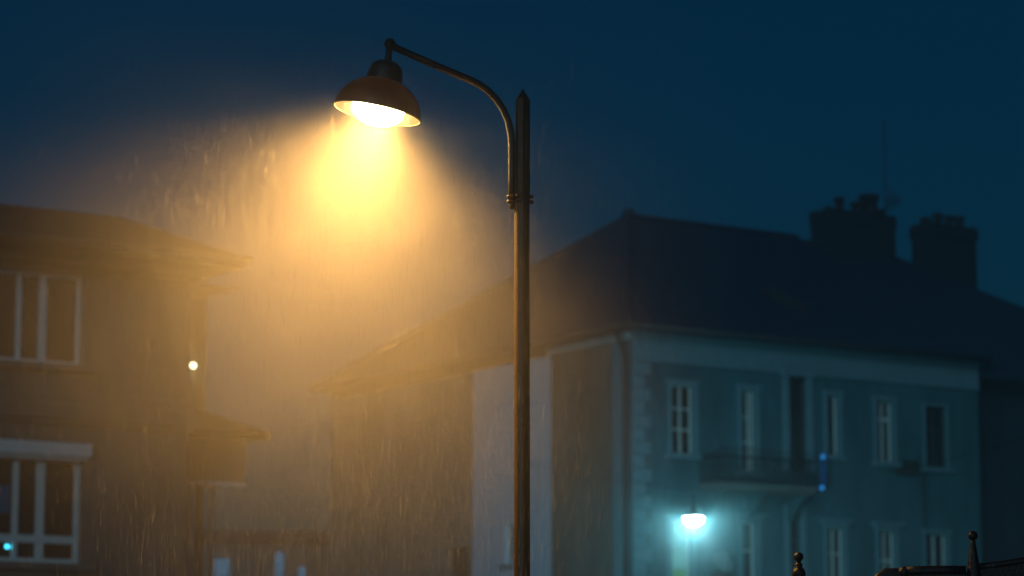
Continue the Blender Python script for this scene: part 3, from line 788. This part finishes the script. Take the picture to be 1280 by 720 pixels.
# ------------------------------------------------------------------ water trickles at the rim, and the rain
for x, y0, y1, lab in ((415.6, 133, 172, 'thin trickle of water falling from the left edge of the lamp shade'), (526.4, 156, 180, 'thin trickle of water falling from the right edge of the lamp shade')):
    bm = bmesh.new(); tube(bm, [P(x, y0, D + HB), P(x, (y0 + y1) / 2, D + HB), P(x, y1, D + HB)], [.0016, .0013, .0006], 6)
    m_ = mesh_obj('water_trickle', bm, 'drip' if 'drip' in M else 'rain', None, True)
    tag(m_, lab, 'water')
def add_drops(bm_v, bm_f, n, bx, ln, wd, tilt_sd, near=True):
    for _ in range(n):
        c = Vector((random.uniform(*bx[0]), random.uniform(*bx[1]), random.uniform(*bx[2])))
        if (c.xy - rim_c.xy).length < .30 and c.z < rim_c.z + .35: continue       # sheltered by the shade
        if near and random.random() > math.exp(-((c.x - rim_c.x + .15) ** 2) / 1.0): continue
        L = random.uniform(*ln); w = random.uniform(*wd)
        ang = random.gauss(.02, tilt_sd); an2 = random.gauss(0, tilt_sd)
        ax_ = Vector((math.sin(ang), math.sin(an2), 1)).normalized() * L / 2
        b = len(bm_v)
        s1 = Vector((w / 2, 0, 0)); s2 = Vector((0, w / 2, 0))
        bm_v += [c + ax_ * 1.0, c - ax_ * .7 + s1, c - ax_ * .7 + s2, c - ax_ * .7 - s1, c - ax_ * .7 - s2, c - ax_]
        for i in range(4):
            j = (i + 1) % 4
            bm_f.append((b, b + 1 + i, b + 1 + j)); bm_f.append((b + 5, b + 1 + j, b + 1 + i))
vs, fs = [], []
add_drops(vs, fs, 24000, ((-3.2, 1.8), (13.0, 17.0), (1.9, 4.75)), (.05, .11), (.0014, .0022), .006)
add_drops(vs, fs, 900, ((-2.6, 1.4), (13.2, 16.3), (2.2, 4.7)), (.06, .11), (.0022, .0032), .02)
add_drops(vs, fs, 200, ((-1.6, .6), (10.0, 12.4), (2.0, 4.4)), (.06, .10), (.004, .006), .03, False)
add_drops(vs, fs, 900, ((-8, 8), (9, 30), (.5, 8)), (.05, .10), (.0010, .0018), .02, False)
me = bpy.data.meshes.new('rain'); me.from_pydata([tuple(v) for v in vs], [], fs); me.materials.append(M['rain'])
ro = bpy.data.objects.new('rain', me); COL.objects.link(ro); tag(ro, 'fine falling rain lit gold below the street lamp', 'rain', kind='stuff')

# ------------------------------------------------------------------ haze
GLOW_MIST = .066
hb = bmesh.new()
vsb = [hb.verts.new((x, y, z)) for z in (-1.0, 24.0) for x, y in ((-60, -4), (60, -4), (60, 130), (-60, 130))]
for f in ((0, 1, 2, 3), (4, 7, 6, 5), (0, 4, 5, 1), (1, 5, 6, 2), (2, 6, 7, 3), (3, 7, 4, 0)): hb.faces.new([vsb[i] for i in f])
hm = bpy.data.materials.new('haze'); hm.use_nodes = True
nt = hm.node_tree; nt.nodes.clear()
ov = nt.nodes.new('ShaderNodeOutputMaterial'); pv = nt.nodes.new('ShaderNodeVolumePrincipled')
pv.inputs['Color'].default_value = (.90, .92, .95, 1); pv.inputs['Density'].default_value = .0028; pv.inputs['Anisotropy'].default_value = .3
nt.links.new(pv.outputs[0], ov.inputs['Volume'])
hz = mesh_obj('haze', hb, hm); tag(hz, 'rainy night haze filling the street', 'haze', kind='stuff')

# added fog balls round the two lamps, concentrating their glow
mc = rim_c + Vector((-.26, 0, -.66)); MR = 2.3
def glow_mist(centre, MR, dens, power, label):
    mb = bmesh.new(); bmesh.ops.create_icosphere(mb, subdivisions=5, radius=MR)
    mm = bpy.data.materials.new('glow_mist'); mm.use_nodes = True; nt = mm.node_tree; nt.nodes.clear()
    ov = nt.nodes.new('ShaderNodeOutputMaterial'); pv = nt.nodes.new('ShaderNodeVolumePrincipled'); pv.inputs['Color'].default_value = (.95, .95, .95, 1)
    tc = nt.nodes.new('ShaderNodeTexCoord'); mp = nt.nodes.new('ShaderNodeMapping'); mp.inputs['Scale'].default_value = (1 / MR, 1 / MR, 1 / MR)
    gr = nt.nodes.new('ShaderNodeTexGradient'); gr.gradient_type = 'SPHERICAL'
    pw = nt.nodes.new('ShaderNodeMath'); pw.operation = 'POWER'; pw.inputs[1].default_value = power
    nz = nt.nodes.new('ShaderNodeTexNoise'); nz.inputs['Scale'].default_value = 1.6; nz.inputs['Detail'].default_value = 2
    nr = nt.nodes.new('ShaderNodeMapRange'); nr.inputs['From Min'].default_value = .3; nr.inputs['From Max'].default_value = .7
    nr.inputs['To Min'].default_value = dens * .6; nr.inputs['To Max'].default_value = dens * 1.4
    ml = nt.nodes.new('ShaderNodeMath'); ml.operation = 'MULTIPLY'
    nt.links.new(tc.outputs['Object'], mp.inputs['Vector']); nt.links.new(mp.outputs['Vector'], gr.inputs['Vector'])
    nt.links.new(tc.outputs['Object'], nz.inputs['Vector']); nt.links.new(nz.outputs['Fac'], nr.inputs['Value'])
    nt.links.new(gr.outputs['Fac'], pw.inputs[0]); nt.links.new(pw.outputs[0], ml.inputs[0]); nt.links.new(nr.outputs['Result'], ml.inputs[1])
    nt.links.new(ml.outputs[0], pv.inputs['Density']); nt.links.new(pv.outputs[0], ov.inputs['Volume'])
    mo = mesh_obj('glow_mist', mb, mm); mo.location = centre; tag(mo, label, 'glow_mist', kind='stuff')
glow_mist(mc, MR, GLOW_MIST, 1.05, 'added fog ball concentrating the golden glow under the tall black street lamp')
glow_mist(ct, 2.2, .06, 2.0, 'added fog ball making the bluish halo round the hanging bowl lamp')

# ------------------------------------------------------------------ night sky, and an added sun lamp standing in for faint street light
SUN_EL, SUN_AZ = R(15), R(195)
w = bpy.data.worlds.new('World'); scene.world = w; w.use_nodes = True
nt = w.node_tree; bg = nt.nodes['Background']
sky = nt.nodes.new('ShaderNodeTexSky'); sky.sky_type = 'NISHITA'; sky.sun_disc = False
sky.sun_elevation = SUN_EL; sky.sun_rotation = SUN_AZ; sky.air_density = 1.5; sky.dust_density = 2.0; sky.ozone_density = 4
mul = nt.nodes.new('ShaderNodeMix'); mul.data_type = 'RGBA'; mul.blend_type = 'MULTIPLY'; mul.inputs['Factor'].default_value = 1
mul.inputs['B'].default_value = (.0, .50, 1.0, 1)
nt.links.new(sky.outputs[0], mul.inputs['A']); nt.links.new(mul.outputs['Result'], bg.inputs['Color'])
bg.inputs['Strength'].default_value = .0115
sun = bpy.data.lights.new('sun', 'SUN'); sun.energy = .30; sun.angle = R(12); sun.color = (.55, .85, 1.0)
so = bpy.data.objects.new('sun', sun); COL.objects.link(so)
so.rotation_euler = (R(75), 0, R(-15))

# ------------------------------------------------------------------ render settings
scene.view_settings.view_transform = 'Standard'; scene.view_settings.look = 'None'
scene.view_settings.exposure = 0; scene.view_settings.gamma = 1
scene.render.engine = 'CYCLES'
c = scene.cycles
c.volume_bounces = 0; c.max_bounces = 6; c.diffuse_bounces = 2; c.glossy_bounces = 2; c.transparent_max_bounces = 24
c.use_denoising = True; c.use_adaptive_sampling = False; c.sample_clamp_indirect = 4
